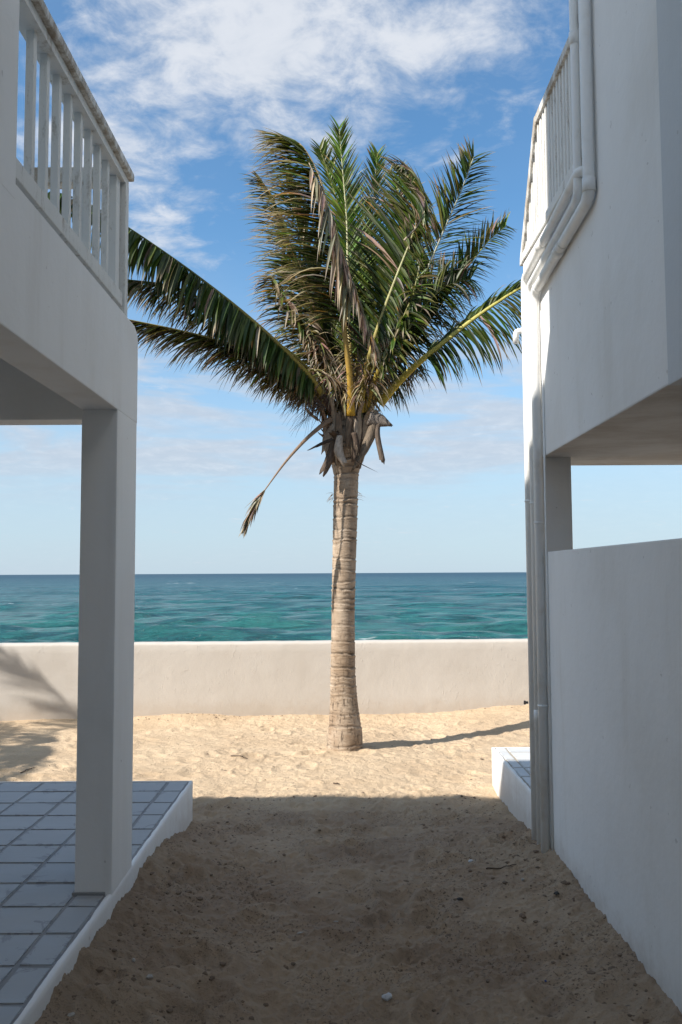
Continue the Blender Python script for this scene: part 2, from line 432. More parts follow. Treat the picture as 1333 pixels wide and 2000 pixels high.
def sand_detail(x, y):
    a = .055 * fbm(x * .9, y * .9, 3) + .040 * fbm(x * 3.1 + 9, y * 4.6 + 4, 4, .55) + (.020 + .030 * sst(7.8, 6.5, y)) * fbm(x * 13, y * 15, 3, .6) + (.006 + .024 * sst(7.6, 6.4, y) * np.clip(1.7 * vnoise(x * 1.9 + 4, y * 1.9) - .35 + .28 * np.exp(-np.minimum(np.abs(x - XL), np.abs(XR - x)) / .3), .1, 1.3)) * fbm(x * 42, y * 48, 2, .6)
    return a * (np.abs(x) < 60)
FEET = [(random.uniform(-1.0, 1.2), random.uniform(3.0, 7.2)) for _ in range(85)] + \
       [(random.uniform(-3.2, 2.6), random.uniform(7.0, 10.6)) for _ in range(170)]
FEET = [(x, y, random.uniform(.05, .10), random.uniform(.09, .15), random.uniform(0, 3.1), random.uniform(.010, .028) * (1.5 if y < 7 else .75)) for x, y in FEET]
p_ = at(785, 1760, Z=.05); FEET.append((p_.x, p_.y, .11, .13, .2, .05))
def axis(parts):
    out = []
    for a, b, n in parts: out.append(np.linspace(a, b, n, endpoint=False))
    return np.unique(np.concatenate(out + [np.array([parts[-1][1]])]))
gx = axis([(-400, -30, 12), (-30, -6, 30), (-6, -1.25, 190), (-1.25, 1.45, 330), (1.45, 4.5, 110), (4.5, 30, 34), (30, 400, 12)])
gy = axis([(-400, -20, 10), (-20, 1.5, 40), (1.5, 3.0, 70), (3.0, 5.4, 330), (5.4, 7.6, 220), (7.6, 11.4, 250), (11.4, 20, 34), (20, 40, 8)])
GX, GY = np.meshgrid(gx, gy)
GZ = sand_base(GX, GY) + sand_detail(GX, GY)
for fx, fy, ra, rb, an, dp in FEET:
    i0, i1 = np.searchsorted(gx, (fx - .4, fx + .4)); j0, j1 = np.searchsorted(gy, (fy - .4, fy + .4))
    sx = GX[j0:j1, i0:i1] - fx; sy = GY[j0:j1, i0:i1] - fy
    u = (sx * math.cos(an) + sy * math.sin(an)) / ra; v = (-sx * math.sin(an) + sy * math.cos(an)) / rb
    r2 = u * u + v * v
    GZ[j0:j1, i0:i1] += -dp * np.exp(-r2 * 1.3) + dp * .55 * np.exp(-(np.sqrt(r2) - 1.35) ** 2 / .09)
def sand_z(x, y):
    i = min(len(gx) - 2, max(0, int(np.searchsorted(gx, x)) - 1)); j = min(len(gy) - 2, max(0, int(np.searchsorted(gy, y)) - 1))
    fx = (x - gx[i]) / (gx[i + 1] - gx[i]); fy = (y - gy[j]) / (gy[j + 1] - gy[j])
    return float((GZ[j, i] * (1 - fx) + GZ[j, i + 1] * fx) * (1 - fy) + (GZ[j + 1, i] * (1 - fx) + GZ[j + 1, i + 1] * fx) * fy)
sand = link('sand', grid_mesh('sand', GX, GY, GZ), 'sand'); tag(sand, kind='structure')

# ------------------------------------------------------------------ sea
SEA = -1.0
th = np.radians(axis([(-89, -45, 40), (-45, -26, 60), (-26, 26, 560), (26, 45, 60), (45, 89, 40)]))
rr = np.exp(np.linspace(math.log(17), math.log(12000), 620))
TH, RR = np.meshgrid(th, rr)
SX, SY = RR * np.sin(TH), RR * np.cos(TH)
SZ = SEA + 0 * SX
sp = RR * (math.log(12000 / 17) / 620)
for k in range(44):
    lam = .9 * (11 / .9) ** (k / 43.0) * random.uniform(.9, 1.1); an = random.gauss(math.radians(-97), .24)
    amp = .0225 * lam ** .55
    amp *= .9; kx, ky = math.cos(an) * 2 * math.pi / lam, math.sin(an) * 2 * math.pi / lam
    ph = kx * SX + ky * SY + random.uniform(0, 6.28) + 1.6 * (vnoise(SX / (lam * 5) + k, SY / (lam * 5)) * 2)
    vis = np.clip((lam / sp - 2.0) / 3.0, 0, 1)
    SZ += vis * amp * (np.sin(ph) + .25 * np.sin(2 * ph + 1.57)) * (.55 + .9 * vnoise(SX / 19 + k * 3.3, SY / 13))
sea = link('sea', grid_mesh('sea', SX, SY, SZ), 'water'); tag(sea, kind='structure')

# ------------------------------------------------------------------ beach wall
def beach_wall():
    n = 560; x0, x1 = -14, 14
    prof = [(0, -.6), (0, -.2), (0, .05), (0, .2), (0, .35), (0, .5), (0, .65), (0, .8), (0, .895), (.006, .915), (.02, .925), (.15, .929), (.28, .925), (.294, .915), (.30, .895), (.30, .3), (.30, -1.2)]
    X = np.linspace(x0, x1, n)[:, None] + 0 * np.zeros(len(prof))[None, :]
    T = np.array([p[0] for p in prof])[None, :] + 0 * X; Z = np.array([p[1] for p in prof])[None, :] + 0 * X
    Y = WALL_A.y + (X - WALL_A.x) * WSL + T
    Y += .012 * fbm(X * 1.3, Z * 1.8 + T, 3) + .005 * fbm(X * 7, Z * 7 + 3, 2)
    Z = Z + (.012 * fbm(X * .8, X * 0 + 1.5, 3) + .006 * fbm(X * 9, X * 0, 2)) * (Z > .7)
    me = grid_mesh('beach_wall', X, Y, Z)
    me.flip_normals()
    o = link('beach_wall', me, 'seawall')
    return tag(o, 'long low white plastered wall between the sand and the sea', 'wall')
beach_wall()

# ------------------------------------------------------------------ terraces
def terrace(name, label, x_edge, x_far, y0, y1, tiles_x, y_last, step, tmat, gmat, z=PZ):
    cx, cy = (x_edge + x_far) / 2, (y0 + y1) / 2
    t = empty(name, (cx, cy, 0), label, 'terrace')
    s = 1 if x_far > x_edge else -1
    # curb: a plastered body with an uneven, hand-trowelled top edge
    n = int((y1 - y0) / .03); yy = np.linspace(y0, y1, n)
    lip = .020 * 1.0
    prof = [(0, -.5), (0, .0), (0, .1), (0, .2), (0, z - .03), (0, z - .004), (.006, z + .002), (.016, z + .002), (.024, z - .010)]
    T = np.array([q[0] for q in prof])[None, :] + 0 * yy[:, None]; Zp = np.array([q[1] for q in prof])[None, :] + 0 * T; Yp = yy[:, None] + 0 * T
    jag = .010 * fbm(Yp * 9, 0 * Yp + x_edge * 3, 3, .6)
    Xp = x_edge + s * (T + (T > .01) * (jag + .004)) + .004 * fbm(Yp * 3, Zp * 5, 3) * s
    Zp = Zp + (Zp > z - .02) * .006 * fbm(Yp * 14, 0 * Yp + 2, 3, .6)
    me = grid_mesh('curb_face', Xp, Yp, Zp)
    if s > 0: me.flip_normals()
    link('curb_face', me, 'wall', t)
    boxo('grout_bed', min(x_edge + s * .012, x_far), max(x_edge + s * .012, x_far), y0, y1 - .004, -.5, z - .005, gmat, t, 0)
    boxo('curb_end', min(x_edge + s * .004, x_far), max(x_edge + s * .004, x_far), y1 - .0035, y1 + .012, -.5, z - .0005, 'wall', t, .002)
    # tiles, each a slab of its own
    ys = []; y = y_last
    ys.append((y_last, y1 - .018))
    while y > y0: ys.append((y - step, y)); y -= step
    meshes = {}
    for ci, (xa, xb) in enumerate(tiles_x):
        for (ya, yb) in ys:
            w, l = abs(xb - xa), yb - ya
            if l < .03: continue
            j = [random.uniform(.004, .010) for _ in range(4)]
            bm = bmesh.new()
            xa_, xb_ = min(xa, xb) + j[0], max(xa, xb) - j[1]; ya_, yb_ = ya + j[2], yb - j[3]
            cxx, cyy = (xa_ + xb_) / 2, (ya_ + yb_) / 2
            box(bm, xa_ - cxx, xb_ - cxx, ya_ - cyy, yb_ - cyy, -.02, 0)
            top = [e for e in bm.edges if all(v.co.z > -.001 for v in e.verts)] + [e for e in bm.edges if abs(e.verts[0].co.z - e.verts[1].co.z) > .01]
            bmesh.ops.bevel(bm, geom=top, offset=.005, segments=2, affect='EDGES')
            o = link('tile', bm, tmat, t)
            o.location = Vector((cxx, cyy, z + random.uniform(-.0015, .0015))) - Vector(t.location)
            o.rotation_euler = (random.uniform(-.004, .004), random.uniform(-.004, .004), random.uniform(-.006, .006))
    return t
colsL = [(XL - .024, -1.256)] + [(-1.256 - .30 * k, -1.256 - .30 * (k + 1)) for k in range(7)]
terrace('tiled_terrace', 'raised terrace of blue-grey tiles with grimy joints at the left, under the balcony', XL, -3.36, 1.2, 6.46, colsL, 6.168, .30, 'tile', 'grout')
colsR = [(XR + .024, 1.395)] + [(1.395 + .30 * k, 1.395 + .30 * (k + 1)) for k in range(6)]
terrace('tiled_terrace', 'pale tiled terrace corner at the right, half in sun, behind the pipes', XR, 3.20, 6.0, 7.62, colsR, 7.42, .29, 'tile_r', 'grout_r')

# ------------------------------------------------------------------ left house
def left_house():
    t = empty('white_house', (-3.5, 1.0, 0), 'white house on the left with square column and slatted balcony railing', 'house')
    X = XL
    # balcony front wall: beam face with a soft worn top corner at its sea end
    bm = bmesh.new()
    poly = [(-6.0, 2.60), (4.62, 2.60), (4.62, 3.05), (4.595, 3.085), (4.54, 3.108), (-6.0, 3.11)]
    prism_x('balcony_wall', poly, X - .176, X, 'wall', t, .006)
    boxo('column', X - .176, X - .001, 4.215, 4.615, PZ - .01, 2.602, 'wall', t, .006)
    boxo('column_foot', X - .186, X - .03, 4.207, 4.618, PZ - .01, PZ + .012, 'grout', t, .004)
    boxo('cross_beam', -6.5, X - .177, 4.49, 4.66, 2.601, 3.07, 'wall', t, .006)
    boxo('balcony_floor', -6.5, X - .1765, -6, 4.488, 2.95, 3.08, 'wall', t, 0)
    boxo('ground_floor_wall', -6.5, X - .004, -6, 1.2, -.3, 2.599, 'wall', t, .006)
    p = at(32, 320, X=X)
    boxo('upper_wall', -6.5, X - .2005, -6, p.y, 3.05, 5.6, 'wall', t, .006)
    boxo('upper_wall_face', X - .2, X + .001, -6, p.y, 3.05, 4.818, 'wall', t, .004)
    boxo('roof', -14.0, X - .2, -6, 3.60, 5.6, 5.95, 'wall', t, .01)
    boxo('shadow_fin', X - .198, X + .002, -6, 3.85, 4.82, 8.0, 'wall', t, .01)  # unseen fin, added to cast the upright shade edge on the right house
    boxo('side_wing', -14.0, -6.5, -6, 2.6, -.3, 5.6, 'wall', t, 0)
    boxo('added_rear_block', X + .002, XR - .002, -7, -4.6, -.3, 5.0, 'wall', t, .006)  # unseen block added behind the camera to darken the passage
    # railing
    r = boxo('top_rail', X - .085, X - .003, p.y - .01, 4.388, 3.787, 3.828, 'rail', t, .003)
    boxo('rail_cap', X - .100, X + .022, p.y - .01, 4.412, 3.829, 3.872, 'cap', t, .012)
    boxo('bottom_rail', X - .070, X - .004, p.y - .01, 4.29, 3.135, 3.205, 'rail', t, .004)
    bal = None
    for y in (3.08, 3.224, 3.366, 3.51, 3.655, 3.80, 3.945, 4.09):
        if bal is None:
            bal = boxo('baluster', -.0150, .0150, -.0155, .0155, 3.20, 3.79, 'rail', None, .003); o = bal; bal0 = bal
        else:
            o = bal0.copy(); COL.objects.link(o)
        o.parent = t; o.location = Vector((X - .042, y, 0)) - Vector(t.location); o.rotation_euler = (0, 0, random.uniform(-.04, .04))
    boxo('railing_post', X - .070, X - .026, 4.235, 4.305, 3.105, 3.79, 'rail', t, .004)
    boxo('railing_post', X - .075, X - .001, 4.325, 4.385, 3.105, 3.79, 'rail', t, .004)
    # railing on the sea side of the balcony
    boxo('top_rail', -3.6, X - .11, 4.305, 4.395, 3.785, 3.865, 'cap', t, .008)
    boxo('bottom_rail', -3.6, X - .08, 4.325, 4.385, 3.135, 3.205, 'rail', t, .004)
    for k in range(15):
        o = bal0.copy(); COL.objects.link(o); o.parent = t
        o.location = Vector((X - .22 - .155 * k, 4.355, 0)) - Vector(t.location)
    return t
left_house()

# ------------------------------------------------------------------ right house
def right_house():
    t = empty('white_house', (3.2, 1.5, 0), 'white house on the right with drain pipes, open porch and sunlit sloping railing', 'house')
    X = XR; YE = 5.95
    boxo('porch_wall', X, X + .16, -4, 5.518, -.3, 1.925, 'wall', t, .006)
    boxo('column', X, X + .182, 5.52, YE, -.3, 2.528, 'wall', t, .006)
    prism_x('balcony_wall', [(3.2, 2.529), (YE + .03, 2.529), (YE + .03, 3.95), (4.52, 3.95), (4.52, 8.2), (3.2, 8.2)], X, X + .18, 'wall', t, .006)
    boxo('porch_ceiling', X + .181, 6.5, -4, YE + .03, 2.5295, 2.8, 'soffit', t, 0)
    boxo('wall_soffit', X + .002, X + .1795, 3.295, YE + .028, 2.526, 2.5285, 'soffit', t, 0)
    boxo('upper_wall', X + .01, X + .3, -4, 3.19, 2.81, 8.2, 'wall', t, .006)
    boxo('projecting_wall', X - .034, X + .2, -4, 3.29, 2.505, 8.4, 'wall_shaded', t, .006)
    boxo('back_wall', X + .17, 6.5, -4.0, -3.8, -.3, 5, 'wall', t, 0)
    boxo('ground_floor_wall', 3.6, 6.5, -3.8, 2.5, -.3, 2.53, 'wall', t, 0)
    # railing with its sloping end: frame members, then close-set slats
    y0, yk, ye, zt, zb = 4.42, 5.48, 6.00, 4.70, 3.97
    prism_x('top_rail', [(y0, zt - .0), (yk, zt), (yk, zt + .055), (y0, zt + .055)], X - .012, X + .075, 'cap', t, .006)
    dz = zt - zb
    prism_x('sloping_rail', [(yk + .001, zt - .004), (ye - .02, zb - .02), (ye + .03, zb - .02), (ye + .02, zb + .035), (yk + .03, zt + .055), (yk + .001, zt + .0545)], X - .014, X + .077, 'cap', t, .006)
    boxo('bottom_rail', X - .012, X + .06, y0, ye - .03, zb - .012, zb + .045, 'rail', t, .004)
    y = y0 + .07; i = 0
    while y < ye - .09:
        top = zt + .002 if y < yk else zt - (y - yk) / (ye - yk) * dz + .01
        boxo('baluster', X + .004, X + .040, y - .018, y + .018, zb + .044, top, 'rail', t, .003)
        y += .071; i += 1
    # drain pipes
    def pipe(name, pts, r, clamps=(), joints=()):
        bm = bmesh.new(); tube(bm, rounded(pts, .07, 6), r, 16)
        o = link(name, bm, 'pipe', t)
        for (a, b, s) in joints:      # sleeves where lengths of pipe meet
            a = Vector(a); b = Vector(b); c = a.lerp(b, s); d = (b - a).normalized() * .035
            bm = bmesh.new(); tube(bm, [c - d, c - d * .97, c + d * .97, c + d], [r + .001, r + .004, r + .004, r + .001], 16); link('sleeve', bm, 'pipe', o)
        for (a, b, s) in clamps:
            a = Vector(a); b = Vector(b); c = a.lerp(b, s); d = (b - a).normalized() * .006
            bm = bmesh.new(); tube(bm, [c - d, c + d], [r + .0035, r + .0035], 16)
            side = Vector((X - .004, c.y, c.z)); w_ = (b - a).normalized().cross(Vector((1, 0, 0))) * (r + .008)
            q = Vector((c.x + .01, c.y, c.z)) - w_
            tube(bm, [q + Vector((-.012, 0, 0)), q + Vector((.028, 0, 0))], [.007, .007], 6)
            link('clamp', bm, 'pipe', o)
            bm = bmesh.new(); tube(bm, [q + Vector((.0, 0, -.004)), q + Vector((.03, 0, -.004))], [.0085, .0085], 6); link('clamp_bolt', bm, 'clamp', o)
        return o
    xp = X - .036
    # 1: the big one, down the near corner, along the wall, down the column
    a0, a1 = (xp, 4.24, 8.1), (xp, 4.24, 3.66); b1 = (xp, 5.49, 3.585); c1 = (xp, 5.49, -.2)
    pipe('drain_pipe', [a0, a1, b1, c1], .030, [(a0, a1, .74), (a1, b1, .42), (a1, b1, .93), (b1, c1, .39), (b1, c1, .69)], [(a0, a1, .985), (a1, b1, .50)])
    # 2: thinner pipe behind it
    a0, a1 = (X - .03, 4.46, 8.1), (X - .03, 4.46, 3.76); b1 = (X - .03, 5.66, 3.68); c1 = (X - .03, 5.66, -.2)
    pipe('drain_pipe', [a0, a1, b1, c1], .023, [(b1, c1, .37)], [(a0, a1, .80), (b1, c1, .72)])
    # 3: comes out of the wall, runs along on top of the others
    a0, a1 = (X + .05, 4.50, 3.865), (X - .03, 4.52, 3.862); b1 = (X - .03, 5.80, 3.785); c1 = (X - .03, 5.80, -.2)
    pipe('drain_pipe', [(X + .05, 4.40, 3.885), (X - .034, 4.42, 3.882), b1, c1], .026, [(b1, c1, .38)], [((X - .034, 4.42, 3.882), b1, .64)])
    bm = bmesh.new(); q = at(1024, 655, Y=5.84)
    tube(bm, rounded([(X - .03, 5.83, q.z + .03), (X - .085, 5.85, q.z + .03), (X - .085, 5.86, q.z - .05)], .04, 5), .021, 12); link('pipe_stub', bm, 'pipe', t)
    # thin cable conduit between pipes and wall
    bm = bmesh.new(); tube(bm, rounded([(X - .006, 5.435, 3.45), (X - .006, 5.435, -.2)]), .007, 8); link('conduit', bm, 'pipe', t)
    q = at(1039, 1372, Y=5.83)
    bm = bmesh.new(); tube(bm, [(X - .056, 5.83, q.z), (X - .078, 5.83, q.z)], .008, 10); tube(bm, [(X - .078, 5.83, q.z - .012), (X - .078, 5.83, q.z + .012)], .007, 10)
    link('pipe_valve', bm, 'clamp', t)
    return t
right_house()

# ------------------------------------------------------------------ palms
def lerp(a, b, s): return tuple(x * (1 - s) + y * s for x, y in zip(a, b))
GREEN = (.072, .105, .016); DGREEN = (.036, .058, .013); BGREEN = (.120, .190, .022); OLIVE = (.135, .130, .030); TAN = (.36, .29, .205); BROWN = (.15, .11, .068); ORANGE = (.40, .20, .05); GREYG = (.14, .17, .085)
def catmull(pts, n):
    P = [Vector(p) for p in pts]; P = [P[0] * 2 - P[1]] + P + [P[-1] * 2 - P[-2]]
    segs = len(P) - 3; out = []
    for i in range(n + 1):
        u = i / n * segs; k = min(int(u), segs - 1); f = u - k
        a, b, c, d = P[k:k + 4]
        out.append(.5 * ((2 * b) + (c - a) * f + (2 * a - 5 * b + 4 * c - d) * f * f + (3 * b - a - 3 * c + d) * f ** 3))
    return out
def resample(pts, n):
    L = [0]
    for a, b in zip(pts, pts[1:]): L.append(L[-1] + (b - a).length)
    out = []; k = 0
    for i in range(n + 1):
        s = L[-1] * i / n
        while k < len(L) - 2 and L[k + 1] < s: k += 1
        f = (s - L[k]) / max(1e-9, L[k + 1] - L[k]); out.append(pts[k].lerp(pts[k + 1], f))
    return out, L[-1]
class LM:
    """collects leaflet strips with a tint per corner"""
    def __init__(s): s.v = []; s.f = []; s.c = []
    def mesh(s, name):
        me = D.meshes.new(name); me.from_pydata(s.v, [], s.f)
        ca = me.color_attributes.new('tint', 'FLOAT_COLOR', 'POINT')
        ca.data.foreach_set('color', np.array([(*c, 1) for c in s.c], np.float32).ravel())
        me.materials.append(M['leaf']); me.polygons.foreach_set('use_smooth', [True] * len(me.polygons)); return me
def leaflet(lm, p, d, nrm, L, w, droop, wind, c_base, c_tip, tipat, curl, segs=6):
    d = d.normalized(); q = p.copy(); base = len(lm.v)
    fold = .45
    for i in range(segs + 1):
        s = i / segs
        side = d.cross(nrm).normalized(); nn = side.cross(d).normalized()
        ww = w * (min(1, .35 + s * 4) * (1 - s ** 2.2) + .06 * (1 - s)) * .5
        c = lerp(c_base, c_tip, max(0, min(1, (s - tipat) / .18)))
        lm.v += [tuple(q - side * ww + nn * ww * fold), tuple(q), tuple(q + side * ww + nn * ww * fold)]
        lm.c += [c, lerp(c, (c[0] * 1.25, c[1] * 1.2, c[2] * 1.1), .6), c]
        if i < segs:
            if curl and s > .6: d = (d + Vector((random.uniform(-1, 1), random.uniform(-1, 1), random.uniform(-1, .6))) * curl).normalized()
            d = (d + Vector((0, 0, -1)) * droop * (.3 + s) / segs * 2 + wind * (.3 + s) / segs).normalized()
            q = q + d * (L / segs)
            nrm = nn
    for i in range(segs):
        a = base + i * 3
        lm.f += [(a, a + 1, a + 4, a + 3), (a + 1, a + 2, a + 5, a + 4)]
def frond(parent, pts, n=80, L=(.5, .85, .25), w=.036, start=.22, A=(-1, 0, .3), B=(1, 0, .3), la=1., lb=1., fwd=.55, droop=.5, wind=(0, 0, 0),
          cols=(GREEN, DGREEN, OLIVE), tips=(BROWN, TAN), tipat=.72, dry=.08, curl=.0, stalk=(.035, .006), scol=((.42, .27, .035), (.20, .20, .05)), jit=.16,
          keep=1.0, single=0, stalkmat='rachis', nA=None, drop_dry=(.3, 0), label=None):
    P = catmull(pts, 60); P, tot = resample(P, 60)
    # stalk: flattened, tapering
    bm = bmesh.new(); cl = bm.verts.layers.float_color.new('tint'); rings = []
    for i, p in enumerate(P):
        s = i / 60; td = (P[min(i + 1, 60)] - P[max(i - 1, 0)]).normalized()
        sd = td.cross(Vector((0, -1, .3))).normalized(); up = sd.cross(td).normalized()
        r = stalk[1] + (stalk[0] - stalk[1]) * (1 - s) ** 1.6 * (1 + .35 * max(0, .08 - s) / .08)
        ring = []
        for k in range(8):
            a = 2 * math.pi * k / 8; v = bm.verts.new(p + (sd * math.cos(a) + up * math.sin(a) * .6) * r)
            c = lerp(scol[0], scol[1], min(1, s / .55)); c = lerp(c, (.16, .09, .04), .35 * max(0, math.sin(s * 60 + k)) * random.random())
            v[cl] = (*c, 1); ring.append(v)
        rings.append(ring)
    for a, b in zip(rings, rings[1:]):
        for k in range(8): bm.faces.new((a[k], a[(k + 1) % 8], b[(k + 1) % 8], b[k])).smooth = True
    bm.faces.new(rings[0][::-1]); bm.faces.new(rings[-1])
    fo = link('frond', bm, stalkmat, parent)
    if label: fo['label'] = label
    stuff = LM(); singles = []
    wind = Vector(wind)
    for side, dirv, ls in ((0, Vector(A), la), (1, Vector(B), lb)):
        if ls <= 0: continue
        for i in range(n):
            if random.random() > keep: continue
            s = start + (1 - start) * (i + random.random() * .7) / n
            u = (s - start) / (1 - start)
            k = min(59, int(s * 60)); f = s * 60 - k; p = P[k].lerp(P[k + 1], f); td = (P[k + 1] - P[k]).normalized()
            prof = L[0] + (L[1] - L[0]) * math.sin(min(1, u / .45) * math.pi / 2) if u < .45 else L[1] + (L[2] - L[1]) * ((u - .45) / .55) ** 1.5
            ll = prof * ls * random.choice((1, 1, 1, .8)) * random.uniform(.78, 1.12)
            fw = fwd * (.7 + .9 * u)
            d = (dirv.normalized() + td * fw + Vector((random.gauss(0, jit), random.gauss(0, jit), random.gauss(0, jit))))
            nrm = (Vector((random.gauss(0, .35), -.55 + random.gauss(0, .3), 1)) ).normalized()
            isdry = random.random() < dry
            c = TAN if isdry and random.random() < .6 else (BROWN if isdry else random.choice(cols))
            c = tuple(max(.005, x * random.uniform(.78, 1.25)) for x in c); ct = random.choice(tips)
            if random.random() < .05: ct = ORANGE
            seg = 7 if curl else 6
            target = stuff
            mine = None
            if single and i % max(1, n // single) == 1 and len(singles) < single * 2:
                mine = LM(); target = mine
            leaflet(target, p, d, nrm, ll, w * random.uniform(.7, 1.15), droop * random.uniform(.6, 1.4) + (.5 if isdry else 0), wind * random.uniform(.6, 1.4),
                    c, ct, tipat + random.uniform(-.2, .15), curl * random.uniform(0, 1.4), seg)
            if mine: singles.append(mine)
    o = link('leaflets', stuff.mesh('leaflets'), None, fo); o['kind'] = 'stuff'
    for mlt in singles: link('leaflet', mlt.mesh('leaflet'), None, fo)
    return fo

def trunk(parent, base, profile, seed=1):
    """profile: list of (z, centre x, centre y, radius); ringed with old leaf scars"""
    r_ = random.Random(seed)
    zs = [p[0] for p in profile]; f = lambda z, k: float(np.interp(z, zs, [p[k] for p in profile]))
    # scar positions
    scars = []; z = zs[0] + .12
    while z < zs[-1]:
        scars.append((z, r_.uniform(-1.1, 1.1), r_.uniform(0, 6.28), r_.uniform(.2, 1.15))); z += r_.choice((.045, .06, .075, .09, .12, .15)) * r_.uniform(.85, 1.2) if z > zs[0] + .5 else r_.uniform(.10, .20)
    nz = int((zs[-1] - zs[0]) / .0075); na = 44
    Z = np.linspace(zs[0], zs[-1], nz)[:, None] + np.zeros(na + 1)[None, :]
    A = np.linspace(0, 2 * math.pi, na + 1)[None, :] + 0 * Z
    wob = .034 * fbm(np.cos(A) * 1.5 + 4, np.sin(A) * 1.5 + Z * 2.5, 2)
    R = np.interp(Z, zs, [p[3] for p in profile]); R = R * (1 + .05 * fbm(np.cos(A) * 1.2 + Z * 1.8, np.sin(A) * 1.2 + 7, 3))
    tint = np.ones((nz, na + 1)) * 1.0
    off = 0 * Z
    for (zc, sl, ph, st) in scars:
        zl = zc + .022 * sl * np.sin(A + ph) + wob
        dd = Z - zl
        off += st * (.0065 * np.exp(-(dd / .007) ** 2) - .0055 * np.exp(-((dd - .018) / .010) ** 2))
        tint *= 1 - .50 * st * np.exp(-((dd - .020) / .011) ** 2) * (.1 + 1.6 * vnoise(np.cos(A) * 3 + zc * 7, np.sin(A) * 3))
        tint *= 1 + .22 * st * np.exp(-((dd + .004) / .007) ** 2)
    off += .006 * np.maximum(0, np.interp(Z, [zs[0], zs[0] + .5], [1, 0])) * np.sin(A * 23 + 3 * fbm(A, Z * 3, 2))
    R = R + off
    X = np.interp(Z, zs, [p[1] for p in profile]) + R * np.cos(A); Y = np.interp(Z, zs, [p[2] for p in profile]) + R * np.sin(A)
    me = grid_mesh('trunk', X - base[0], Y - base[1], Z - base[2])
    big = vnoise(np.cos(A) * 2 + Z * 1.5, np.sin(A) * 2 + Z * 4)
    c0 = np.array([.47, .38, .29]); c1 = np.array([.35, .265, .19])
    C = (c0 * (1 - big[..., None]) + c1 * big[..., None]) * np.clip(tint, .2, 1.35)[..., None]
    ca = me.color_attributes.new('tint', 'FLOAT_COLOR', 'POINT')
    ca.data.foreach_set('color', np.concatenate([C, np.ones((*C.shape[:2], 1))], -1).reshape(-1).astype(np.float32))
    o = link('trunk', me, 'bark', parent)
    o.location = (0, 0, 0)
    return o
def sheath(parent, path, widths, col, curve=.4, name='husk', seed=0, face=(0, -1, 0)):
    """dry fibrous leaf base: a bent, cupped tapering sheet with thickness and a torn end"""
    r_ = random.Random(seed); P, _ = resample(catmull(path, 30), 14)
    bm = bmesh.new(); cl = bm.verts.layers.float_color.new('tint'); rows = []; nw = 7
    for i, p in enumerate(P):
        s = i / 14; td = (P[min(i + 1, 14)] - P[max(i - 1, 0)]).normalized()
        sd = td.cross(Vector(face)).normalized(); up = sd.cross(td).normalized(); w = float(np.interp(s, np.linspace(0, 1, len(widths)), widths))
        row = []
        for k in range(nw):
            u = k / (nw - 1) * 2 - 1
            tw = td * r_.uniform(-.015, .015) * (2.2 if i == 14 else .3)
            v = bm.verts.new(p + sd * u * w * .5 + up * (-(u * u) * w * curve + r_.uniform(-.003, .003)) + tw)
            g = r_.uniform(.7, 1.2) * (1 - .25 * abs(u)); v[cl] = (col[0] * g, col[1] * g, col[2] * g, 1); row.append(v)
        rows.append(row)
    for a, b in zip(rows, rows[1:]):
        for k in range(nw - 1): bm.faces.new((a[k], a[k + 1], b[k + 1], b[k])).smooth = True
    bmesh.ops.recalc_face_normals(bm, faces=bm.faces)
    bmesh.ops.solidify(bm, geom=list(bm.faces), thickness=.006)
    return link(name, bm, 'fibre', parent)
def strands(parent, name, roots, col, n, L, spread, r=.003, droop=1.2, seed=3):
    r_ = random.Random(seed); bm = bmesh.new(); cl = bm.verts.layers.float_color.new('tint')
    for _ in range(n):
        k = r_.random() * (len(roots) - 1); i = int(k); p = roots[i].lerp(roots[i + 1], k - i)
        d = Vector((spread[0] + r_.gauss(0, .3), spread[1] + r_.gauss(0, .35), spread[2] + r_.gauss(0, .3))).normalized()
        ll = L * r_.uniform(.5, 1.15); pts = [p.copy()]
        for s in range(7):
            d = (d + Vector((r_.gauss(0, .10), r_.gauss(0, .10), -droop * r_.uniform(.02, .2)))).normalized(); p = p + d * ll / 7; pts.append(p.copy())
        n0 = len(bm.verts); tube(bm, pts, [r * (1 - .8 * q / 7) for q in range(8)], 4, False)
        bm.verts.ensure_lookup_table(); g = r_.uniform(.6, 1.3)
        for v in bm.verts[n0:]: v[cl] = (col[0] * g, col[1] * g, col[2] * g, 1)
    o = link(name, bm, 'fibre', parent); o['kind'] = 'stuff'; return o

